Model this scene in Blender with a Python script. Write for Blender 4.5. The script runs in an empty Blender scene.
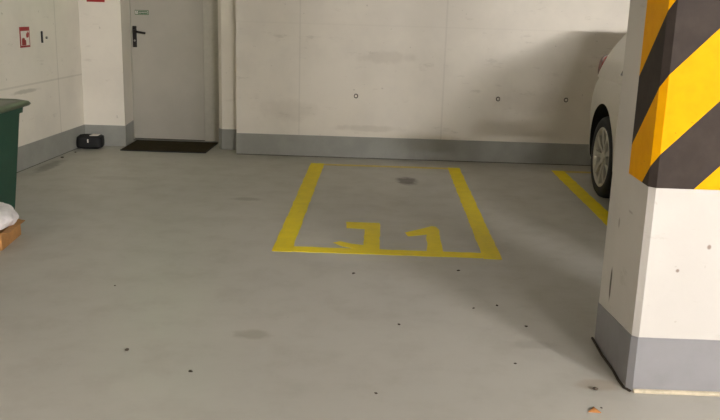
import bpy, bmesh, math, random
from mathutils import Vector, Matrix, noise
random.seed(4)
S = bpy.context.scene
COL = S.collection
PI = math.pi

# ------------------------------------------------------------------ helpers
def link(name, bm, m=None, parent=None, smooth=False, loc=None):
    me = bpy.data.meshes.new(name)
    bmesh.ops.recalc_face_normals(bm, faces=bm.faces)
    bm.to_mesh(me); bm.free()
    o = bpy.data.objects.new(name, me); COL.objects.link(o)
    if m:
        me.materials.append(m)
    if smooth:
        for p in me.polygons: p.use_smooth = True
    if parent: o.parent = parent
    if loc: o.location = loc
    return o

def tag(o, label=None, cat=None, group=None, kind=None):
    if label: o['label'] = label
    if cat: o['category'] = cat
    if group: o['group'] = group
    if kind: o['kind'] = kind
    return o

def empty(name, loc=(0, 0, 0), label=None, cat=None, group=None, rz=0):
    o = bpy.data.objects.new(name, None); COL.objects.link(o)
    o.location = loc; o.rotation_euler = (0, 0, rz)
    o.empty_display_size = .1
    return tag(o, label, cat, group)

def box(bm, x0, x1, y0, y1, z0, z1, bev=0, seg=2):
    r = bmesh.ops.create_cube(bm, size=1)
    vs = r['verts']
    for v in vs:
        v.co = Vector((x0 + (v.co.x + .5) * (x1 - x0), y0 + (v.co.y + .5) * (y1 - y0), z0 + (v.co.z + .5) * (z1 - z0)))
    if bev:
        es = list({e for v in vs for e in v.link_edges})
        bmesh.ops.bevel(bm, geom=es, offset=bev, segments=seg, affect='EDGES', profile=.5)
    return bm

def cyl(bm, p0, p1, r0, r1=None, n=24, caps=True):
    p0, p1 = Vector(p0), Vector(p1); r1 = r0 if r1 is None else r1
    d = p1 - p0
    mt = Matrix.Translation((p0 + p1) / 2) @ d.to_track_quat('Z', 'Y').to_matrix().to_4x4()
    bmesh.ops.create_cone(bm, cap_ends=caps, segments=n, radius1=r0, radius2=r1, depth=d.length, matrix=mt)
    return bm

def lathe_x(bm, prof, c, n=48):
    """revolve (x, r) profile about an axis along X through c"""
    rings = []
    for x, r in prof:
        rings.append([bm.verts.new((c[0] + x, c[1] + r * math.cos(2 * PI * k / n), c[2] + r * math.sin(2 * PI * k / n))) for k in range(n)])
    for a, b in zip(rings, rings[1:]):
        for k in range(n):
            bm.faces.new((a[k], a[(k + 1) % n], b[(k + 1) % n], b[k]))
    return rings

def prism(bm, pts, z0, z1):
    """solid prism over an XY outline"""
    a = [bm.verts.new((x, y, z0)) for x, y in pts]; b = [bm.verts.new((x, y, z1)) for x, y in pts]
    bm.faces.new(a); bm.faces.new(b)
    n = len(pts)
    for i in range(n): bm.faces.new((a[i], a[(i + 1) % n], b[(i + 1) % n], b[i]))
    return bm

def tube(bm, pts, r, n=10):
    pts = [Vector(p) for p in pts]; rings = []
    for i, p in enumerate(pts):
        d = (pts[min(i + 1, len(pts) - 1)] - pts[max(i - 1, 0)]).normalized()
        q = d.to_track_quat('Z', 'Y')
        rings.append([bm.verts.new(p + q @ Vector((r * math.cos(2 * PI * k / n), r * math.sin(2 * PI * k / n), 0))) for k in range(n)])
    for a, b in zip(rings, rings[1:]):
        for k in range(n): bm.faces.new((a[k], a[(k + 1) % n], b[(k + 1) % n], b[k]))
    bm.faces.new(rings[0]); bm.faces.new(rings[-1])
    return bm

# ------------------------------------------------------------------ materials
def lin(c):
    return tuple(((v / 255) / 12.92 if v / 255 <= .04045 else (((v / 255) + .055) / 1.055) ** 2.4) for v in c) + (1,)

class Mat:
    def __init__(s, name, rough=.6, metal=0, spec=.5):
        s.m = bpy.data.materials.new(name); s.m.use_nodes = True
        s.t = s.m.node_tree; s.b = s.t.nodes['Principled BSDF']
        s.b.inputs['Roughness'].default_value = rough; s.b.inputs['Metallic'].default_value = metal
        s.b.inputs['Specular IOR Level'].default_value = spec
        s.co = s.n('ShaderNodeTexCoord').outputs['Object']
        g = s.n('ShaderNodeNewGeometry'); s.pos = g.outputs['Position']
    def n(s, t, **k):
        x = s.t.nodes.new(t)
        for a, v in k.items(): setattr(x, a, v)
        return x
    def set(s, sock, v):
        if isinstance(v, bpy.types.NodeSocket): s.t.links.new(v, sock)
        elif v is not None: sock.default_value = v
    def math(s, op, a, b=None, c=None, clamp=False):
        x = s.n('ShaderNodeMath', operation=op, use_clamp=clamp)
        s.set(x.inputs[0], a); s.set(x.inputs[1], b)
        if c is not None: s.set(x.inputs[2], c)
        return x.outputs[0]
    def noise(s, scale, detail=4, rough=.5, src=None, vec=None):
        x = s.n('ShaderNodeTexNoise'); x.inputs['Scale'].default_value = scale
        x.inputs['Detail'].default_value = detail; x.inputs['Roughness'].default_value = rough
        src = src or s.pos
        if vec:
            mp = s.n('ShaderNodeMapping'); mp.inputs['Scale'].default_value = vec
            s.t.links.new(src, mp.inputs[0]); src = mp.outputs[0]
        s.t.links.new(src, x.inputs['Vector']); return x.outputs[0]
    def ramp(s, f, a, b, lo=0, hi=1):
        x = s.n('ShaderNodeMapRange', interpolation_type='SMOOTHSTEP')
        s.set(x.inputs[0], f)
        for i, v in enumerate((a, b, lo, hi)): x.inputs[i + 1].default_value = v
        return x.outputs[0]
    def mix(s, f, a, b, mode='MIX'):
        x = s.n('ShaderNodeMix', data_type='RGBA', blend_type=mode)
        s.set(x.inputs[0], f); s.set(x.inputs[6], a); s.set(x.inputs[7], b)
        return x.outputs[2]
    def xyz(s):
        x = s.n('ShaderNodeSeparateXYZ'); s.t.links.new(s.pos, x.inputs[0]); return x.outputs
    def spot(s, c, r, wob=.35, scale=12, soft=.4):
        """mask of an irregular stain around world point c with radii r"""
        mp = s.n('ShaderNodeMapping', vector_type='POINT')
        mp.inputs['Location'].default_value = [-c[i] / r[i] for i in range(3)]
        mp.inputs['Scale'].default_value = [1 / v for v in r]
        s.t.links.new(s.pos, mp.inputs[0])
        l = s.n('ShaderNodeVectorMath', operation='LENGTH'); s.t.links.new(mp.outputs[0], l.inputs[0])
        d = s.math('ADD', l.outputs['Value'], s.math('MULTIPLY', s.math('SUBTRACT', s.noise(scale, 3), .5), wob * 4))
        return s.ramp(d, 1 - soft, 1 + soft, 1, 0)
    def col(s, c): s.set(s.b.inputs['Base Color'], c); return s
    def bump(s, h, st=.2, d=.01):
        x = s.n('ShaderNodeBump'); x.inputs['Strength'].default_value = st; x.inputs['Distance'].default_value = d
        s.set(x.inputs['Height'], h); s.t.links.new(x.outputs[0], s.b.inputs['Normal']); return s

def plain(name, c, rough=.5, metal=0, var=.12, scale=18, bump=.05, spec=.5):
    M = Mat(name, rough, metal, spec)
    c = lin(c)
    n = M.noise(scale, 5, .6, src=M.co)
    lo = tuple(v * (1 - var) for v in c[:3]) + (1,); hi = tuple(min(1, v * (1 + var)) for v in c[:3]) + (1,)
    M.col(M.mix(M.ramp(n, .3, .7), lo, hi))
    if bump: M.bump(n, bump, .004)
    return M.m

def wall_mat(name, base, lines=(), stains=(), seed_scale=1.0):
    M = Mat(name, .75, 0, .25)
    c = lin(base)
    d = tuple(v * .88 for v in c[:3]) + (1,)
    big = M.noise(1.1 * seed_scale, 5, .6)
    col = M.mix(M.ramp(big, .35, .7), c, d)
    # small blow holes and scuffs
    sm = M.noise(23, 2, .5)
    col = M.mix(M.math('MULTIPLY', M.ramp(sm, .73, .79), .35), col, lin((150, 140, 122)))
    st = M.noise(3.2, 6, .7, vec=(1, 1, 3.5))
    col = M.mix(M.math('MULTIPLY', M.ramp(st, .6, .72), .22), col, lin((140, 130, 110)))
    X = M.xyz()
    for ax, v, w, a in lines:   # form-board joints
        f = M.ramp(M.math('ABSOLUTE', M.math('SUBTRACT', X[ax], v)), w * .3, w, a, 0)
        col = M.mix(f, col, lin((120, 110, 92)))
    for c0, r, cc, a in stains:
        col = M.mix(M.math('MULTIPLY', M.spot(c0, r), a), col, lin(cc))
    M.col(col)
    fine = M.noise(60, 4, .6)
    M.bump(M.math('ADD', M.math('MULTIPLY', big, .8), M.math('MULTIPLY', fine, .15)), .25, .01)
    return M.m

WALL = (231, 224, 210)
m_back = wall_mat('white_painted_concrete', WALL,
                  lines=((0, -.79, .010, .13), (0, .62, .012, .12), (2, 1.30, .01, .05)),
                  stains=(((.05, 8.23, 1.0), (.25, .3, .05), (180, 170, 152), .25), ((1.5, 8.23, .62), (.3, .3, .12), (185, 175, 158), .2),
                          ((-.9, 8.23, .45), (.25, .3, .1), (180, 170, 152), .2), ((-.1, 8.23, .3), (.3, .3, .03), (180, 170, 152), .3)))
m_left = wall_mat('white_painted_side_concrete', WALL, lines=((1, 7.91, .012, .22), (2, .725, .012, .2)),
                  stains=(((-3.1, 7.25, .672), (.3, .22, .018), (150, 144, 126), .45),))  # soft narrow grey band along the wall above the bin lid
m_niche = wall_mat('white_painted_niche_concrete', WALL, lines=())
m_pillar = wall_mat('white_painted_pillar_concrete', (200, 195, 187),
                    stains=(((1.05, 3.53, .33), (.1, .011, .065), (60, 54, 44), .85), ((1.05, 3.36, .70), (.1, .03, .006), (120, 114, 98), .4),
                            ((1.05, 3.5, .62), (.1, .01, .02), (110, 100, 84), .5), ((1.3, 3.15, .62), (.008, .1, .01), (110, 80, 60), .7),
                            ((1.19, 3.15, .52), (.008, .1, .008), (100, 70, 50), .7)))
m_base = plain('grey_base_paint', (150, 150, 142), .5, var=.07, scale=5, spec=.4)
m_ceiling = wall_mat('ceiling_concrete', (138, 134, 126))
m_far = wall_mat('bare_grey_concrete', (124, 120, 112))

def floor_mat():
    M = Mat('grey_epoxy_floor', .42, 0, .45)
    c = lin((184, 181, 171))
    big = M.noise(.6, 4, .55); mid = M.noise(4, 6, .65)
    col = M.mix(M.ramp(big, .35, .65), c, tuple(v * .93 for v in c[:3]) + (1,))
    col = M.mix(M.math('MULTIPLY', M.ramp(mid, .45, .75), .22), col, lin((150, 145, 130)))
    fine = M.noise(26, 3, .6)
    col = M.mix(M.math('MULTIPLY', M.ramp(fine, .72, .8), .5), col, lin((130, 122, 106)))
    for c0, r, cc, a in (((.266, 7.185, 0), (.085, .15, .1), (84, 76, 68), .9), ((-1.0, 6.3, 0), (.12, .05, .1), (120, 114, 100), .5),
                         ((-2.95, 7.3, 0), (.06, .3, .1), (90, 84, 70), .5), ((-2.2, 6.9, 0), (.2, .08, .1), (130, 124, 110), .3),
                         ((.75, 3.6, 0), (.1, .05, .1), (130, 122, 108), .3), ((-.55, 3.6, 0), (.08, .05, .1), (140, 132, 116), .5),
                         ((.95, 3.2, 0), (.09, .05, .1), (150, 126, 96), .4)):
        col = M.mix(M.math('MULTIPLY', M.spot(c0, r, .3, 14), a), col, lin(cc))
    M.col(col)
    M.set(M.b.inputs['Roughness'], M.ramp(mid, .3, .7, .36, .5))
    M.bump(M.math('ADD', mid, M.math('MULTIPLY', fine, .2)), .08, .01)
    return M.m
m_floor = floor_mat()

def tape_mat(name, c, wear):
    M = Mat(name, .5, 0, .25)
    c = lin(c); n = M.noise(9, 6, .65)
    col = M.mix(M.ramp(n, .3, .7), c, tuple(v * .9 for v in c[:3]) + (1,))
    n2 = M.noise(30, 4, .7)
    col = M.mix(M.math('MULTIPLY', M.ramp(n2, .52, .66), wear), col, lin((140, 132, 112)))
    return M.col(col).m
m_tape = tape_mat('yellow_floor_paint', (246, 222, 0), .08)
m_tape_worn = tape_mat('worn_yellow_floor_paint', (214, 194, 110), .45)

def hazard_mat():
    M = Mat('hazard_stripes', .6, 0, .08)
    X = M.xyz()
    s = M.math('ADD', M.math('SUBTRACT', X[2], M.math('MULTIPLY', M.math('SUBTRACT', X[0], 1.063), 1.06)), M.math('SUBTRACT', X[1], 3.155))
    f = M.math('MODULO', M.math('ADD', M.math('SUBTRACT', s, .963), 5.80), .58)
    y = M.math('LESS_THAN', f, .30)
    n = M.noise(14, 5, .6)
    yel = M.mix(M.ramp(n, .3, .8), lin((230, 163, 0)), lin((222, 153, 0)))
    blk = M.mix(M.ramp(n, .3, .8), lin((56, 49, 45)), lin((66, 58, 52)))
    sp = M.noise(55, 2, .5)
    yel = M.mix(M.math('MULTIPLY', M.ramp(sp, .74, .78), .6), yel, lin((120, 86, 10)))
    return M.col(M.mix(y, blk, yel)).m
m_hazard = hazard_mat()

def emit(name, c, st):
    m = bpy.data.materials.new(name); m.use_nodes = True
    b = m.node_tree.nodes['Principled BSDF']
    b.inputs['Base Color'].default_value = (.9, .9, .9, 1)
    b.inputs['Emission Color'].default_value = c + (1,); b.inputs['Emission Strength'].default_value = st
    return m

m_door = plain('grey_door_enamel', (178, 173, 160), .45, var=.04, scale=3)
m_frame = plain('grey_frame_enamel', (186, 182, 168), .45, var=.04)
m_black = plain('black_plastic', (22, 20, 18), .35, var=.2)
m_rubber = plain('black_rubber', (20, 19, 18), .7, var=.2)
m_dark = plain('gap_shade', (24, 22, 16), .8)
m_steel = plain('dull_steel', (150, 148, 140), .35, .9)
m_red = plain('red_sign_enamel', (160, 34, 32), .35, var=.05)
m_white = plain('white_sign_enamel', (226, 218, 208), .35, var=.04)
m_green = plain('green_sign_enamel', (40, 96, 50), .35, var=.05)
m_bin = plain('green_bin_plastic', (20, 68, 50), .42, var=.12, scale=6)
m_lid = plain('dark_green_lid_plastic', (72, 82, 60), .36, var=.15, scale=6)
m_card = plain('brown_cardboard', (176, 128, 74), .8, var=.12)
m_bag = plain('white_plastic_film', (232, 226, 224), .32, var=.06, scale=20)
m_cloth = plain('black_nylon', (9, 9, 9), .7, var=.3, scale=30, bump=.2)
m_car = plain('pale_silver_car_paint', (205, 200, 188), .28, .0, var=.02)
m_glass = plain('dark_car_glass', (18, 20, 22), .08, 0, spec=.8, bump=0)
m_tail = plain('red_tail_lens', (140, 20, 22), .15, var=.1, bump=0)
m_alloy = plain('silver_alloy', (190, 186, 172), .35, .35, var=.05)
m_grit = plain('dark_grit', (74, 64, 54), .9, var=.3)
m_leaf = plain('dry_leaf', (176, 118, 62), .8, var=.2)
m_grout = plain('sandy_grout', (186, 174, 150), .85, var=.15, scale=30, bump=.3)
m_grime = plain('dark_grime', (58, 50, 40), .9, var=.3, scale=30, bump=.3)

def mat_mat():
    M = Mat('dark_coir', .95, 0, .1)
    n = M.noise(160, 3, .7); n2 = M.noise(6, 4, .6)
    col = M.mix(M.ramp(n, .35, .65), lin((38, 33, 18)), lin((66, 58, 36)))
    col = M.mix(M.math('MULTIPLY', M.ramp(n2, .5, .7), .4), col, lin((70, 62, 42)))
    return M.col(col).bump(n, .8, .006).m
m_mat = mat_mat()

# ------------------------------------------------------------------ setting
YB = 8.23          # main back wall
YN = 8.46          # wall sections beside the door
YD = 8.93          # door plane
CZ = 2.90
def struct(name, bm, m, parent=None, **k):
    o = link(name, bm, m, parent, **k)
    if not parent: o['kind'] = 'structure'
    return o

struct('floor', box(bmesh.new(), -5, 9, -7, 9.3, -.15, 0), m_floor)
struct('ceiling', box(bmesh.new(), -5, 9, -7, 9.3, CZ, CZ + .2), m_ceiling)
wb = struct('wall_back', box(bmesh.new(), -1.412, 9, YB, 9.3, 0, CZ), m_back)
struct('wall_right', box(bmesh.new(), 9, 9.2, -7, 9.3, 0, CZ), m_far)
struct('wall_front', box(bmesh.new(), -5, 9.2, -7.2, -7, 0, CZ), m_far)
# left wall: slightly out of square
def lx(y): return -3.02 - .0566 * (8.48 - y)
WL = bmesh.new()
prism(WL, [(lx(-7), -7), (lx(9.3), 9.3), (-5, 9.3), (-5, -7)], 0, CZ)
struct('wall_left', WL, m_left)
# wall beside the door, door opening and recess
DL, DR = -2.70, -1.68
W = bmesh.new()
prism(W, [(-3.2, YN), (-2.60, YN), (-2.645, YD), (-2.645, 9.3), (-3.2, 9.3)], 0, CZ)
struct('wall_back_left', W, m_niche)
W = bmesh.new()
prism(W, [(-1.64, YN + .05), (-1.60, YN), (-1.412, YN), (-1.412, 9.3), (-1.64, 9.3)], 0, CZ)
struct('wall_back_right', W, m_niche)
struct('wall_recess', box(bmesh.new(), DL - .1, -1.6, YD + .07, 9.3, 0, CZ), m_niche)
struct('wall_lintel', box(bmesh.new(), DL - .05, -1.5, YN + .02, YD + .1, 2.12, CZ), m_niche)

# grey painted plinth bands
BT = .213
struct('baseboard_back', box(bmesh.new(), -1.416, 8.99, YB - .006, YB + .01, .001, BT, .002, 1), m_base)
B = bmesh.new(); prism(B, [(lx(-6.9) + .005, -6.9), (lx(YN - .002) + .005, YN - .002), (lx(YN - .002) - .02, YN - .002), (lx(-6.9) - .02, -6.9)], .001, BT)
struct('baseboard_left', B, m_base)
B = bmesh.new(); prism(B, [(-3.02, YN - .005), (-2.595, YN - .005), (-2.636, YD - .045), (-2.65, YD - .045), (-2.61, YN + .01), (-3.02, YN + .01)], .001, BT)
struct('baseboard_back_left', B, m_base)
B = bmesh.new(); prism(B, [(-1.645, YN + .048), (-1.603, YN - .005), (-1.417, YN - .005), (-1.417, YN + .01), (-1.6, YN + .01), (-1.635, YN + .06)], .001, BT)
struct('baseboard_back_right', B, m_base)
# sandy joint where the plinths meet the floor
m_grime2 = plain('grey_joint', (96, 92, 82), .9, var=.2)
def grout(name, pts, m):
    bm = bmesh.new(); tube(bm, pts, .005, 6); return struct(name, bm, m)
grout('trim_1', [(-1.41, YB - .008, .0), (3.5, YB - .008, .0), (8.9, YB - .008, 0)], m_grime)
grout('trim_2', [(lx(1) + .006, 1, 0), (lx(8.4) + .006, 8.4, 0)], m_grime2)

# tie holes, parts of the back wall
for x, z in ((-.232, .617), (1.16, .632), (1.822, .643), (-1.6 + 3.9 + .9, .64)):
    bm = bmesh.new()
    n = 20
    ro = [bm.verts.new((x + .021 * math.cos(2*PI*k/n), YB - .0005, z + .023 * math.sin(2*PI*k/n))) for k in range(n)]
    ri = [bm.verts.new((x + .013 * math.cos(2*PI*k/n), YB - .004, z + .014 * math.sin(2*PI*k/n))) for k in range(n)]
    for k in range(n): bm.faces.new((ro[k], ro[(k+1) % n], ri[(k+1) % n], ri[k]))
    h = link('tie_hole', bm, m_grime, wb)
    p = bmesh.new(); cyl(p, (x, YB - .004, z), (x, YB + .004, z), .012, n=16)
    link('plug', p, m_back, h)

# ------------------------------------------------------------------ door
d1 = struct('door_1', box(bmesh.new(), DL + .07, -1.87, YD - .035, YD + .01, .018, 2.06, .003), m_door)
fr = bmesh.new()
box(fr, DL + .055, DL + .067, YD - .04, YD + .08, 0, 2.1, .001, 1)
box(fr, -1.867, -1.655, YD - .045, YD + .08, 0, 2.1, .003, 1)
box(fr, DL + .067, -1.867, YD - .045, YD + .08, 2.063, 2.1)
link('door_frame', fr, m_frame, d1)
link('threshold', box(bmesh.new(), DL + .06, -1.69, YD - .09, YD - .03, 0, .012, .004), m_steel, d1)
link('bottom_gap', box(bmesh.new(), DL + .07, -1.87, YD - .03, YD + .005, .012, .03), m_dark, d1)  # near-black strip drawn for the shaded gap under the door
hp = link('door_handle', box(bmesh.new(), -2.615, -2.571, YD - .047, YD - .034, .985, 1.205, .005), m_black, d1)
hp['label'] = 'black lever handle plate'
L = bmesh.new(); tube(L, [(-2.593, YD - .045, 1.155), (-2.593, YD - .085, 1.155), (-2.583, YD - .1, 1.154), (-2.543, YD - .104, 1.148), (-2.49, YD - .104, 1.14), (-2.462, YD - .103, 1.136)], .0115, 12)
link('lever', L, m_black, hp, True)
K = bmesh.new(); cyl(K, (-2.593, YD - .049, 1.055), (-2.593, YD - .046, 1.055), .011, n=16)
link('keyhole', K, m_steel, hp)

# small label plate on the door
LP = empty('door_label', (-2.512, YD - .036, 1.345), 'small green-edged label strip stuck on the grey door above its handle', 'sign')
link('plate', box(bmesh.new(), -.072, .072, -.003, 0, -.024, .024, .001, 1), m_green, LP)
link('field', box(bmesh.new(), -.066, .066, -.0042, -.003, -.017, .017), m_white, LP)
g = bmesh.new(); box(g, -.040, .062, -.0052, -.0042, -.014, .013)
link('text_band', g, m_green, LP)
g = bmesh.new()
for a, b in ((-.032, -.02), (-.016, -.006), (-.002, .012), (.016, .026), (.03, .042), (.046, .054)): box(g, a, b, -.0058, -.0052, -.004, .003)
link('lettering', g, m_white, LP)
g = bmesh.new()   # running figure
cyl(g, (-.052, -.0042, .010), (-.052, -.0052, .010), .004, n=12)
for p0, p1 in (((-.053, .006), (-.050, -.004)), ((-.050, -.004), (-.044, -.012)), ((-.050, -.004), (-.058, -.013)), ((-.053, .004), (-.045, .000)), ((-.053, .004), (-.060, .000))):
    tube(g, [(p0[0], -.0048, p0[1]), (p1[0], -.0048, p1[1])], .0016, 6)
link('running_figure', g, m_green, LP)

# ------------------------------------------------------------------ door mat
DM = empty('door_mat', (-2.15, 8.50, 0), 'dark brown rectangular doormat lying in the recess at the grey door', 'mat')
prism_ = bmesh.new(); prism(prism_, [(-.425, -.30), (.43, -.30), (.435, .31), (-.435, .31)], 0.001, .012)
# keep clear of the two recess sides
link('coir_pad', prism_, m_mat, DM)
e = bmesh.new(); tube(e, [(-.425, -.30, .007), (.43, -.30, .007), (.435, .31, .007), (-.435, .31, .007), (-.425, -.30, .007)], .006, 6)
link('edging', e, m_rubber, DM)

# ------------------------------------------------------------------ black bag in the corner
def blob(bm, cx, cy, cz, sx, sy, sz, n=5, wob=.08, seed=0, power=.55):
    r = bmesh.ops.create_icosphere(bm, subdivisions=n, radius=1)
    for v in r['verts']:
        q = v.co.normalized()
        p = Vector([math.copysign(abs(c) ** power, c) for c in q])
        p /= max(1e-6, 1)
        d = 1 + wob * (noise.noise(q * 2.3 + Vector((seed, 0, 0))) + .5 * noise.noise(q * 6 + Vector((0, seed, 0))))
        v.co = Vector((cx + p.x * sx * d, cy + p.y * sy * d, cz + p.z * sz * d))
    return bm
BG = empty('carry_bag', (-2.91, 8.30, 0), 'small black zipped bag on the floor in the corner left of the doormat', 'bag', rz=math.radians(8))
b = bmesh.new(); blob(b, 0, 0, .068, .13, .10, .066, 4, .05, 2, .42)
for v in b.verts: v.co.z = max(v.co.z, .002)
link('bag_body', b, m_cloth, BG, True)
b = bmesh.new(); prism(b, [(0.0, -.065), (.085, -.055), (.095, .03), (.02, .04)], .133, .138)
link('paper_slip', b, m_white, BG)['label'] = 'crumpled white slip on the bag top'
b = bmesh.new(); box(b, -.012, .0, -.107, -.100, .07, .105, .002)
link('zip_tag', b, m_white, BG)
b = bmesh.new(); tube(b, [(-.11, -.02, .10), (-.09, -.03, .137), (-.04, -.04, .146), (0, -.05, .142), (.0, -.09, .12)], .006, 8)
link('strap', b, m_black, BG, True)

# ------------------------------------------------------------------ signs on the walls
def wall_pt(y, z, off=0): return (lx(y) + off, y, z)
ang = math.atan(-.0566)
FS = empty('fire_sign', (lx(7.29) + .001, 7.29, 1.137), 'red and white fire equipment sign on the left wall', 'sign', rz=-math.atan(.0566))
link('plate', box(bmesh.new(), 0, .004, -.105, .105, -.105, .100, .001, 1), m_red, FS)
link('field', box(bmesh.new(), .004, .005, -.088, .088, -.085, .060), m_white, FS)
g = bmesh.new(); box(g, .005, .0062, -.075, .015, -.082, -.03); box(g, .005, .0062, -.03, -.01, -.03, -.012)
cyl(g, (.005, -.045, -.035), (.0062, -.045, -.035), .028, n=20)
link('pictogram', g, m_red, FS)
g = bmesh.new()
fl = [(.03, -.01), (.075, -.005), (.085, .03), (.07, .05), (.062, .03), (.055, .058), (.042, .03), (.03, .04), (.022, .015)]
a = [g.verts.new((.005, y, z)) for y, z in fl]; bb = [g.verts.new((.0062, y, z)) for y, z in fl]
g.faces.new(a); g.faces.new(bb)
for i in range(len(fl)): g.faces.new((a[i], a[(i+1) % len(fl)], bb[(i+1) % len(fl)], bb[i]))
link('flame', g, m_red, FS)
FS.scale = (1, .85, .85)

HK = empty('wall_bracket', (lx(7.61), 7.61, 1.125), 'narrow black upright bracket on the left wall right of the fire sign', 'bracket', rz=-math.atan(.0566))
link('plate', box(bmesh.new(), 0, .014, -.009, .009, -.052, .052, .003), m_black, HK)
g = bmesh.new(); cyl(g, (0, .095, -.01), (.012, .095, -.01), .012, n=14)
link('button', g, m_steel, HK)

RS = empty('red_notice', (-2.845, YN - .001, 1.565), 'red notice plate mounted high on the pier left of the grey door', 'sign')
link('plate', box(bmesh.new(), -.09, .09, -.004, 0, -.125, .125, .001, 1), m_red, RS)
link('field', box(bmesh.new(), -.07, .07, -.005, -.004, -.06, .1), m_white, RS)

# ------------------------------------------------------------------ floor markings
def strip(name, pts, m, parent, z=.0025):
    """thin paint layer over an outline, edges slightly ragged"""
    bm = bmesh.new(); out = []
    n = len(pts)
    for i in range(n):
        a, b = Vector(pts[i] + (0,)), Vector(pts[(i + 1) % n] + (0,))
        k = max(1, int((b - a).length / .06))
        nn = Vector((-(b - a).y, (b - a).x, 0)).normalized()
        for j in range(k):
            p = a.lerp(b, j / k)
            p += nn * random.uniform(-.0035, .0035)
            out.append((p.x, p.y))
    prism(bm, out, .0, z)
    return link(name, bm, m, parent)
BM_ = empty('parking_bay_marking', (.075, 6.4, 0), 'yellow painted bay rectangle with J1 on the floor before the back wall', 'floor marking')
ox, oy = .075, 6.4
def R_(x0, x1, y0, y1): return [(x0 - ox, y0 - oy), (x1 - ox, y0 - oy), (x1 - ox, y1 - oy), (x0 - ox, y1 - oy)]
strip('side_stripe', [(-.632 - ox, 4.93 - oy), (-.512 - ox, 4.93 - oy), (-.507 - ox, 7.87 - oy), (-.637 - ox, 7.87 - oy)], m_tape, BM_)
strip('side_stripe', [(.672 - ox, 4.92 - oy), (.785 - ox, 4.92 - oy), (.787 - ox, 7.87 - oy), (.672 - ox, 7.87 - oy)], m_tape, BM_)
strip('end_stripe', R_(-.512, .672, 4.935, 5.045), m_tape, BM_)
strip('end_stripe', R_(-.507, .672, 7.785, 7.86), m_tape_worn, BM_)['label'] = 'worn pale stripe'
def P2(pts): return [(x - ox, y - oy) for x, y in pts]
strip('letter', P2([(-.206, 5.70), (.033, 5.70), (.033, 5.045), (-.11, 5.045), (-.20, 5.08), (-.265, 5.16), (-.225, 5.20), (-.15, 5.15), (-.07, 5.13), (-.07, 5.53), (-.198, 5.535)]), m_tape, BM_)
strip('numeral', P2([(.204, 5.47), (.319, 5.575), (.395, 5.66), (.425, 5.645), (.440, 5.585), (.432, 5.045), (.332, 5.045), (.349, 5.44), (.22, 5.375)]), m_tape, BM_)

PL = empty('car_bay_marking', (2.8, 6.0, 0), 'yellow painted bay lines on the floor beneath and beside the parked car', 'floor marking')
ox, oy = 2.8, 6.0
strip('side_stripe', R_(1.665, 1.785, 4.2, 7.90), m_tape, PL)
strip('side_stripe', R_(3.85, 3.97, 4.2, 7.90), m_tape, PL)
strip('end_stripe', R_(1.785, 3.85, 7.82, 7.90), m_tape_worn, PL)['label'] = 'worn pale stripe'

# ------------------------------------------------------------------ concrete pillar
PX0, PX1, PY0, PY1 = 1.048, 1.66, 3.15, 3.70
CH = .022
def pillar_outline(g=0):
    x0, x1, y0, y1 = PX0 - g, PX1 + g, PY0 - g, PY1 + g
    return [(x0 + CH, y0), (x1 - CH, y0), (x1, y0 + CH), (x1, y1 - CH), (x1 - CH, y1), (x0 + CH, y1), (x0, y1 - CH), (x0, y0 + CH)]
PI_ = empty('concrete_pillar', (1.35, 3.42, 0), 'square white concrete pillar with grey foot and black and yellow hazard stripes', 'pillar')
def pil(name, bm, m, lab=None):
    o = link(name, bm, m, PI_); o.matrix_parent_inverse = Matrix.Translation((-1.35, -3.42, 0))
    if lab: o['label'] = lab
    return o
pil('shaft', prism(bmesh.new(), pillar_outline(), 0, CZ - .001), m_pillar)
# grey foot: paint line drops slightly toward the back on the left face
b = bmesh.new(); o_ = pillar_outline(.003)
lo = [b.verts.new((x, y, 0.001)) for x, y in o_]
hi = [b.verts.new((x, y, .236 - .05 * (y - PY0) / (PY1 - PY0))) for x, y in o_]
b.faces.new(lo); b.faces.new(hi)
for i in range(8): b.faces.new((lo[i], lo[(i + 1) % 8], hi[(i + 1) % 8], hi[i]))
m_foot = plain('grey_foot_paint', (130, 128, 129), .5, var=.07, scale=5, spec=.4)
pil('painted_foot', b, m_foot, 'grey painted foot')
# hazard sheet wrapping the front and part of each side
b = bmesh.new(); yb = 3.432; g = .003
xo, xi = PX0 - g, PX0 + .001
x2, x3 = PX1 + g, PX1 - .001
pts = [(xo, yb), (xo, PY0 + CH), (PX0 + CH - g * .4, PY0 - g), (PX1 - CH, PY0 - g), (x2, PY0 + CH), (x2, yb), (x3, yb), (x3, PY0 + CH), (PX1 - CH - .001, PY0 + .001), (PX0 + CH + .001, PY0 + .001), (xi, PY0 + CH + .001), (xi, yb)]
prism(b, pts, .848, 2.05)
pil('hazard_panel', b, m_hazard, 'black and yellow diagonal striped panel')
# grout bead around the foot
b = bmesh.new()
tube(b, [(PX0 + CH, PY0 - .006, .004), (1.3, PY0 - .007, .005), (PX1, PY0 - .006, .004)], .011, 8)
pil('grout_bead', b, m_grout, 'sandy grout along the front of the foot')
b = bmesh.new()
tube(b, [(PX0 + CH * .5, PY0 - .004, .003), (PX0 - .006, PY0 + .03, .003), (PX0 - .010, PY0 + .1, .003), (PX0 - .006, PY0 + .2, .003), (PX0 - .013, PY0 + .35, .003), (PX0 - .008, PY1, .003)], .006, 8)
pil('grout_bead', b, m_grime, 'dark dirty joint along the left side of the foot')

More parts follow.
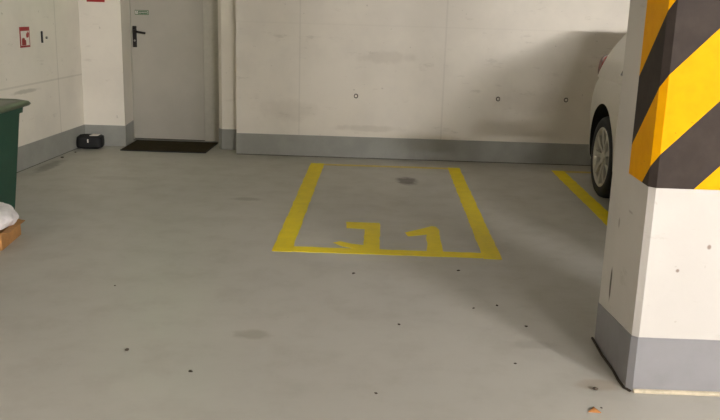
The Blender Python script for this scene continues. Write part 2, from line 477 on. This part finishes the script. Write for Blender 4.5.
# ------------------------------------------------------------------ parked car
CX, RY, FY, AY = 2.675, 7.56, 3.80, 6.80      # centre line, rear end, front end, rear axle
WB = 2.32
CAR = empty('parked_car', (CX, 5.5, 0), 'pale silver hatchback car parked behind the striped pillar, rear to the wall', 'car')
def carpart(name, bm, m, parent=None, smooth=True, lab=None):
    o = link(name, bm, m, parent or CAR, smooth)
    if parent is None: o.matrix_parent_inverse = Matrix.Translation((-CX, -5.5, 0))
    if lab: o['label'] = lab
    return o
def sstep(a, b, x):
    t = min(1, max(0, (x - a) / (b - a))); return t * t * (3 - 2 * t)
HW = .88
def body_w(y):
    t = (y - (RY + FY) / 2) / ((RY - FY) / 2)
    e = 1 - .035 * abs(t) ** 2 - .30 * max(0, (abs(t) - .80) / .20) ** 2.2
    return HW * e
def body_top(y):
    if y > 7.1: return .99 - .10 * sstep(7.35, RY, y)
    if y > 4.5: return .93 + .06 * sstep(4.5, 7.1, y)
    return .93 - .12 * sstep(4.5, 3.6, y) - .14 * sstep(3.75, FY, y) if False else .93 - .13 * (1 - sstep(3.6, 4.5, y)) - .12 * (1 - sstep(FY, 3.75, y))
def body_bot(y):
    return .20 + .10 * sstep(RY - .35, RY, y) + .07 * (1 - sstep(FY, FY + .3, y))
def ring(y):
    w, zt, zb = body_w(y), body_top(y), body_bot(y)
    h = zt - zb
    half = [(.0, 0), (.55, 0), (.86, .0), (.945, .03), (.975, .12), (.985, .25), (.992, .42), (1.0, .60), (.995, .74), (.975, .86), (.94, .95), (.88, .99), (.70, 1.015), (.35, 1.03), (0, 1.035)]
    r = [(w * a, zb + h * c) for a, c in half]
    return [(x, y, z) for x, z in r] + [(-x, y, z) for x, z in r[-2:0:-1]]
b = bmesh.new(); ys = [FY, FY + .02, FY + .06, FY + .12] + [FY + .2 + .06 * i for i in range(62)] ; ys = [y for y in ys if y < RY - .14] + [RY - .12, RY - .06, RY - .02, RY]
rings = []
for y in ys:
    k = 1
    if y in (FY, RY): k = .93
    R = [(x * k, yy, .55 + (z - .55) * (k if y in (FY, RY) else 1)) for x, yy, z in ring(y)]
    rings.append([b.verts.new((CX + x, yy, z)) for x, yy, z in R])
for p, q in zip(rings, rings[1:]):
    n = len(p)
    for k in range(n): b.faces.new((p[k], p[(k + 1) % n], q[(k + 1) % n], q[k]))
b.faces.new(rings[0]); b.faces.new(rings[-1])
body = carpart('body', b, m_car)
# wheel arches cut out of the body
cb = bmesh.new()
for yy in (AY, AY - WB):
    cyl(cb, (CX - HW - .1, yy, .365), (CX - HW + .30, yy, .365), .405, n=64)
    cyl(cb, (CX + HW - .30, yy, .365), (CX + HW + .1, yy, .365), .405, n=64)
bmesh.ops.recalc_face_normals(cb, faces=cb.faces)
cme = bpy.data.meshes.new('arch_cut'); cb.to_mesh(cme); cb.free()
cutter = bpy.data.objects.new('arch_cut', cme); COL.objects.link(cutter)
cutter.data.materials.append(m_rubber)
body.data.materials.append(m_rubber)
md = body.modifiers.new('arches', 'BOOLEAN'); md.object = cutter; md.operation = 'DIFFERENCE'; md.solver = 'EXACT'
md.material_mode = 'TRANSFER'
# body sits in the car's frame, so bring the cutter along
bpy.context.view_layer.update()
dg = bpy.context.evaluated_depsgraph_get()
nm = bpy.data.meshes.new_from_object(body.evaluated_get(dg))
body.modifiers.clear(); body.data = nm
bpy.data.objects.remove(cutter)
for p in body.data.polygons: p.use_smooth = True
try: body.data.set_sharp_from_angle(angle=math.radians(32))
except Exception: pass

# greenhouse
def gh(k):   # y front, y rear, half width, z for level k 0..1
    f = 4.28 + (5.02 - 4.28) * k ** .92
    r = 7.46 - .20 * k - .30 * k ** 2.6
    w = .815 - .175 * k ** 1.25
    return f, r, w, .95 + .49 * k ** .95
def gpt(k, u):   # u around outline 0..1 : start front centre, down the left side to the rear
    pass
def outline(k, n=10):
    f, r, w, z = gh(k); pts = []
    rad = .22
    def arc(cx, cy, a0, a1):
        for i in range(n + 1):
            a = a0 + (a1 - a0) * i / n
            pts.append((cx + rad * math.cos(a), cy + rad * math.sin(a), z))
    arc(-w + rad, f + rad, 1.5 * PI, PI); arc(-w + rad, r - rad, PI, PI / 2)
    arc(w - rad, r - rad, PI / 2, 0); arc(w - rad, f + rad, 0, -PI / 2)
    return pts
b = bmesh.new(); prev = None
ks = [0, .1, .2, .3, .4, .5, .6, .7, .8, .88, .94, .98, 1.0]
for k in ks:
    pts = outline(k)
    sh = 0 if k < .95 else (.02 if k < .99 else .06)
    cy = (gh(k)[0] + gh(k)[1]) / 2
    R = [b.verts.new((CX + x * (1 - sh), cy + (y - cy) * (1 - sh), z)) for x, y, z in pts]
    if prev:
        n = len(R)
        for i in range(n): b.faces.new((prev[i], prev[(i + 1) % n], R[(i + 1) % n], R[i]))
    prev = R
# domed roof
cy = (gh(1)[0] + gh(1)[1]) / 2
for s, dz in ((.8, .018), (.5, .03), (.2, .036)):
    R = [b.verts.new((CX + (v.co.x - CX) * s / 1, cy + (v.co.y - cy) * s, gh(1)[3] + dz)) for v in prev] if s == .8 else [b.verts.new((CX + (v.co.x - CX) * (s / last), cy + (v.co.y - cy) * (s / last), gh(1)[3] + dz)) for v in prev]
    last = s
    n = len(R)
    for i in range(n): b.faces.new((prev[i], prev[(i + 1) % n], R[(i + 1) % n], R[i]))
    prev = R
b.faces.new(prev)
carpart('roof', b, m_car)
def side_glass(y0, y1, k0, k1, sgn, rake0, rake1):
    b = bmesh.new(); G = []
    for i in range(9):
        k = k0 + (k1 - k0) * i / 8; f, r, w, z = gh(k); row = []
        t = i / 8
        a, c = y0 + rake0 * t, y1 + rake1 * t
        for off in (.004, -.004):
            row.append([b.verts.new((CX + sgn * (w + off), a + (c - a) * j / 6, z)) for j in range(7)])
        G.append(row)
    for p, q in zip(G, G[1:]):
        for s in (0, 1):
            for j in range(6): b.faces.new((p[s][j], p[s][j + 1], q[s][j + 1], q[s][j]))
    return b
for sgn in (-1, 1):
    carpart('side_window', side_glass(4.62, 5.62, .12, .84, sgn, .62, .0), m_glass)
    carpart('side_window', side_glass(5.70, 6.62, .12, .84, sgn, .0, -.22), m_glass)
def end_glass(rear):
    b = bmesh.new(); G = []
    for i in range(9):
        k = .22 + .62 * i / 8 if rear else .06 + .84 * i / 8
        f, r, w, z = gh(k); y = r if rear else f; s = 1 if rear else -1
        G.append([[b.verts.new((CX + (w - .17) * (j / 5 - 1), y + s * o, z)) for j in range(11)] for o in (.005, -.004)])
    for p, q in zip(G, G[1:]):
        for s in (0, 1):
            for j in range(10): b.faces.new((p[s][j], p[s][j + 1], q[s][j + 1], q[s][j]))
    return b
carpart('rear_window', end_glass(True), m_glass); carpart('windscreen', end_glass(False), m_glass)
# tail lights at the rear corners, head lights at the front
for sgn in (-1, 1):
    b = bmesh.new()
    blob(b, CX + sgn * .715, 7.33, 1.03, .072, .13, .11, 4, 0, 1, .7)
    for v in b.verts: v.co.y -= (v.co.z - 1.02) * .45
    carpart('tail_light', b, m_tail)
    b = bmesh.new(); blob(b, CX + sgn * .60, FY + .11, .68, .15, .13, .06, 4, 0, 1, .7)
    carpart('head_light', b, m_glass)
b = bmesh.new(); box(b, CX - .62, CX + .62, 6.98, 7.17, 1.425, 1.447, .008)
carpart('roof_spoiler', b, m_car)
b = bmesh.new(); box(b, CX - .60, CX + .60, RY - .03, RY + .012, .30, .42, .01)
carpart('bumper_insert', b, m_rubber)
b = bmesh.new(); box(b, CX - .26, CX + .26, RY - .01, RY + .012, .62, .73, .004)
carpart('number_plate', b, m_white)
for sgn in (-1, 1):
    b = bmesh.new(); blob(b, CX + sgn * .95, 4.75, 1.0, .085, .05, .06, 3, 0, 1, .7)
    box(b, CX + sgn * .83, CX + sgn * .90, 4.73, 4.77, .95, .975)
    carpart('side_mirror', b, m_car)
    for yy in (5.25, 6.15):
        b = bmesh.new(); box(b, CX + sgn * .868 - .012, CX + sgn * .868 + .012, yy, yy + .16, .80, .825, .005)
        carpart('door_handle', b, m_car)
# wheels
def wheel(yc, sgn):
    t = bmesh.new(); c = (0, 0, 0)
    R0 = .335
    prof = [(-.10, .245), (-.108, .27), (-.104, .305), (-.088, .325), (-.06, R0), (.06, R0), (.088, .325), (.104, .305), (.108, .27), (.10, .245), (.08, .235), (-.08, .235), (-.10, .245)]
    lathe_x(t, prof, c, 64)
    tyre = carpart('wheel', t, m_rubber, lab='black tyre with silver alloy rim')
    tyre.location = (CX + sgn * (HW - .135), yc, R0)
    r = bmesh.new(); s = sgn
    lathe_x(r, [(s * .098, .246), (s * .104, .238), (s * .098, .226), (s * .07, .218), (-s * .08, .215)], c, 64)
    link('rim_ring', r, m_alloy, tyre, True)
    d = bmesh.new(); cyl(d, (-s * .03, 0, 0), (s * .0, 0, 0), .17, n=40)
    link('brake_disc', d, m_dark, tyre)  # disc coloured near-black for the shade behind the spokes
    for k in range(9):
        a = 2 * PI * k / 9
        sp = bmesh.new()
        ux, uz = math.cos(a), math.sin(a)
        for (r0, r1, w0, w1, x0, x1) in ((.035, .222, .017, .027, s * .075, s * .094),):
            vs = []
            for rr, w, x in ((r0, w0, x0), ((r0 + r1) / 2, w0 * 1.0, s * .090), (r1, w1, x1)):
                for sg, dx in ((-1, 0), (1, 0), (1, -s * .028), (-1, -s * .028)):
                    vs.append(sp.verts.new((x + dx, ux * rr - uz * w * sg, uz * rr + ux * w * sg)))
            for q in (0, 4):
                for j in range(4): sp.faces.new((vs[q + j], vs[q + (j + 1) % 4], vs[q + 4 + (j + 1) % 4], vs[q + 4 + j]))
            sp.faces.new(vs[0:4]); sp.faces.new(vs[8:12])
        link('spoke', sp, m_alloy, tyre)
    h = bmesh.new(); lathe_x(h, [(s * .05, .05), (s * .088, .048), (s * .094, .036), (s * .096, .001)], c, 24)
    link('hub_cap', h, m_alloy, tyre, True)
for yy in (AY, AY - WB):
    for sgn in (-1, 1): wheel(yy, sgn)

# ------------------------------------------------------------------ green wheeled bin
BN = empty('wheeled_bin', (-2.735, 5.42, 0), 'green plastic wheeled bin standing against the left wall at the photo edge', 'bin')
def loft(bm, secs):
    """secs: list of (x0,x1,y0,y1,z,r) rounded rectangles"""
    prev = None
    for x0, x1, y0, y1, z, r in secs:
        pts = []
        for cx, cy, a0 in ((x1 - r, y1 - r, 0), (x0 + r, y1 - r, PI / 2), (x0 + r, y0 + r, PI), (x1 - r, y0 + r, 1.5 * PI)):
            for i in range(7):
                a = a0 + PI / 2 * i / 6; pts.append((cx + r * math.cos(a), cy + r * math.sin(a), z))
        R = [bm.verts.new(p) for p in pts]
        if prev:
            n = len(R)
            for i in range(n): bm.faces.new((prev[i], prev[(i + 1) % n], R[(i + 1) % n], R[i]))
        else: bm.faces.new(R)
        prev = R
    bm.faces.new(prev); return bm
b = bmesh.new()
loft(b, [(-.20, .205, -.24, .225, .03, .03), (-.205, .21, -.245, .23, .06, .035), (-.245, .262, -.30, .288, .70, .04), (-.262, .280, -.315, .305, .705, .045), (-.264, .284, -.318, .308, .752, .045)])
link('bin_body', b, m_bin, BN)
b = bmesh.new()
loft(b, [(-.275, .300, -.33, .325, .748, .06), (-.295, .318, -.35, .340, .752, .06), (-.295, .328, -.35, .348, .764, .06), (-.285, .318, -.34, .338, .780, .06), (-.25, .28, -.30, .295, .793, .07), (-.24, .27, -.29, .285, .788, .07), (-.10, .12, -.14, .14, .800, .09)])
lid = link('lid', b, m_lid, BN, True)
b = bmesh.new(); tube(b, [(-.26, -.2, .735), (-.32, -.2, .735), (-.335, -.18, .735), (-.335, .18, .735), (-.32, .2, .735), (-.26, .2, .735)], .012, 10)
link('grab_bar', b, m_lid, BN)
for s in (-.22, .2):
    b = bmesh.new(); lathe_x(b, [(-.02, .03), (-.022, .08), (-.01, .09), (.01, .09), (.022, .08), (.02, .03), (-.02, .03)], (0, 0, 0), 28)
    w = link('wheel', b, m_rubber, BN, True); w.location = (-.2, s, .092); w.rotation_euler = (0, 0, PI / 2)

# ------------------------------------------------------------------ cardboard tray with plastic bag
CB = empty('cardboard_box', (-2.445, 4.89, 0), 'low brown cardboard box on the floor in front of the green bin', 'box', rz=math.radians(6))
b = bmesh.new(); box(b, -.21, .20, -.17, .19, .001, .006)
link('box_bottom', b, m_card, CB)
for (x0, x1, y0, y1) in ((-.21, .20, -.17, -.165), (-.21, .20, .185, .19), (-.21, -.205, -.165, .185), (.195, .20, -.165, .185)):
    b = bmesh.new(); box(b, x0, x1, y0, y1, .001, .105)
    link('box_side', b, m_card, CB)
b = bmesh.new(); prism(b, [(.20, -.16), (.235, -.14), (.24, .16), (.20, .18)], .1, .104)
f = link('box_flap', b, m_card, CB); f.rotation_euler = (0, math.radians(0), 0)
PB = bmesh.new(); blob(PB, 0, 0, 0, .225, .20, .08, 5, .0, 7, .8)
for v in PB.verts:
    q = v.co.copy()
    d = 1 + .22 * noise.ridged_multi_fractal(q * 9, 1, 2, 4, 1, 2) * .35 + .10 * noise.noise(q * 14)
    v.co = Vector((q.x * d, q.y * d, max(q.z * d, -.03)))
pb = link('plastic_bag', PB, m_bag, None, False, (-2.49, 4.95, .137))
tag(pb, 'crumpled white plastic bag lying on top of the cardboard box by the bin', 'bag')

# ------------------------------------------------------------------ grit on the floor
def chip(bm, r, seed, flat=.45):
    bmesh.ops.create_icosphere(bm, subdivisions=2, radius=r)
    for v in bm.verts:
        d = 1 + .5 * noise.noise(v.co.normalized() * 1.7 + Vector((seed, 0, 0)))
        v.co = Vector((v.co.x * d * 1.3, v.co.y * d, v.co.z * d * flat))
    zmin = min(v.co.z for v in bm.verts)
    for v in bm.verts: v.co.z -= zmin
    return bm
chips = [((-1.376, 4.192), .007, 'tiny dark grit speck alone on the floor at far left foreground'),
         ((-1.065, 3.366), .013, 'dark grit chip in the left foreground, the more distant of two'),
         ((-.743, 3.174), .012, 'dark grit chip in the left foreground, the nearer of two'),
         ((-.114, 4.539), .014, 'dark grit chip just before the bay end stripe, below the letter J'),
         ((.131, 3.782), .010, 'dark grit speck on the bright floor centre, between bay and camera'),
         ((.496, 4.664), .012, 'dark grit speck just before the bay end stripe, below the numeral 1'),
         ((.645, 4.097), .010, 'dark grit speck on the shaded floor between bay corner and pillar'),
         ((.748, 3.817), .010, 'dark grit speck at the dark tip of the pillar shadow'),
         ((.518, 4.047), .008, 'faint grit speck left of its darker neighbour in the soft shadow'),
         ((.026, 3.039), .008, 'small grit speck at the bottom middle of the floor'),
         ((.918, 3.150), .015, 'dark crumb on the floor just left of the pillar foot'),
         ((.903, 2.990), .006, 'tiny dark crumb right beside the dry brown leaf'),
         ((.628, 3.377), .008, 'faint grit speck left of the pillar foot on the lit floor'),
         ((-2.985, 7.72), .020, 'dark dirt crumb at the foot of the left wall, nearer the bin'),
         ((-2.965, 8.02), .014, 'dark dirt crumb at the foot of the left wall, nearer the bag')]
for i, ((x, y), r, lab) in enumerate(chips):
    b = bmesh.new(); chip(b, r * .68, i * 3.1)
    o = link('grit_chip', b, m_grit, None, False, (x, y, 0.0005)); o.rotation_euler = (0, 0, i * 1.3)
    tag(o, lab, 'grit', 'grit chips on the floor')
b = bmesh.new()
vs = [(-.026, -.015), (.024, -.018), (.006, .030)]
c_ = b.verts.new((0, 0, .012)); lo = [b.verts.new((x, y, .0015)) for x, y in vs]; hi = [b.verts.new((x, y, .004)) for x, y in vs]
for i in range(3):
    b.faces.new((hi[i], hi[(i + 1) % 3], c_)); b.faces.new((lo[i], lo[(i + 1) % 3], hi[(i + 1) % 3], hi[i]))
b.faces.new(lo)
tag(link('dry_leaf', b, m_leaf, None, False, (.868, 2.965, 0)), 'small triangular dry brown leaf on the floor near the pillar foot', 'leaf')

# ------------------------------------------------------------------ ceiling lights
LAMP = (1.0, .965, .955)
def tube_light(x, y, length, along, strength, label, z=2.78, col=LAMP):
    t = empty('tube_light', (x, y, z), label, 'ceiling light', 'fluorescent ceiling lights', rz=0 if along == 'x' else PI / 2)
    h = length / 2
    b = bmesh.new(); box(b, -h - .03, h + .03, -.05, .05, .03, CZ - z - .001, .006)
    link('housing', b, m_white, t)
    b = bmesh.new(); cyl(b, (-h, 0, .005), (h, 0, .005), .019, n=14)
    link('lamp_tube', b, emit('tube_glow', col, strength), t, True)
    for s in (-1, 1):
        b = bmesh.new(); box(b, s * (h + .012) - .012, s * (h + .012) + .012, -.02, .02, -.018, .04, .003)
        link('socket', b, m_white, t)
    return t
tube_light(2.9, -4.8, 1.5, 'x', 820, 'white fluorescent tube light on the ceiling, second row behind the camera')
tube_light(4.6, -2.8, 1.5, 'x', 1350, 'white fluorescent tube light on the ceiling behind the camera, to the right')
tube_light(7.4, -2.0, 1.5, 'x', 260, 'white fluorescent tube light on the ceiling at the far right behind the camera')
tube_light(-2.7, -.6, 1.5, 'y', 66, 'added white fluorescent fill tube on the ceiling along the left wall behind the camera')  # unseen fill added to lift the left wall and pillar side
tube_light(-.4, -1.0, 1.5, 'y', 25, 'added white fluorescent fill tube on the ceiling just left behind the camera')  # unseen fill added to brighten the near floor
tube_light(5.2, 3.85, 1.2, 'x', 35, 'white fluorescent tube light on the ceiling beyond the parked car')
ex = empty('exit_light', (-2.25, YN - .05, 2.33), 'green exit light mounted above the grey door', 'exit light')
link('housing', box(bmesh.new(), -.17, .17, 0, .069, -.08, .08, .004), m_white, ex)
link('lens', box(bmesh.new(), -.16, .16, -.012, 0, -.07, .07, .003), emit('exit_glow', (.55, 1.0, .4), 9), ex)

w = bpy.data.worlds.new('World'); S.world = w; w.use_nodes = True
w.node_tree.nodes['Background'].inputs[0].default_value = (.9, .85, .75, 1)
w.node_tree.nodes['Background'].inputs[1].default_value = .0

# ------------------------------------------------------------------ camera
cam = bpy.data.cameras.new('Camera'); co = bpy.data.objects.new('Camera', cam); COL.objects.link(co)
d = math.radians
Rm = Matrix.Rotation(d(1.109), 4, 'Z') @ Matrix.Rotation(d(90 - 13.886), 4, 'X') @ Matrix.Rotation(d(1.694), 4, 'Z')
co.matrix_world = Matrix.Translation((0, 0, 1.5)) @ Rm
cam.sensor_fit = 'HORIZONTAL'; cam.sensor_width = 36; cam.lens = 834.7 / 720 * 36
cam.clip_start = .05; cam.clip_end = 100
S.camera = co
S.view_settings.view_transform = 'Standard'; S.view_settings.look = 'None'
S.view_settings.exposure = 1.08; S.view_settings.gamma = 1
S.view_settings.use_curve_mapping = False
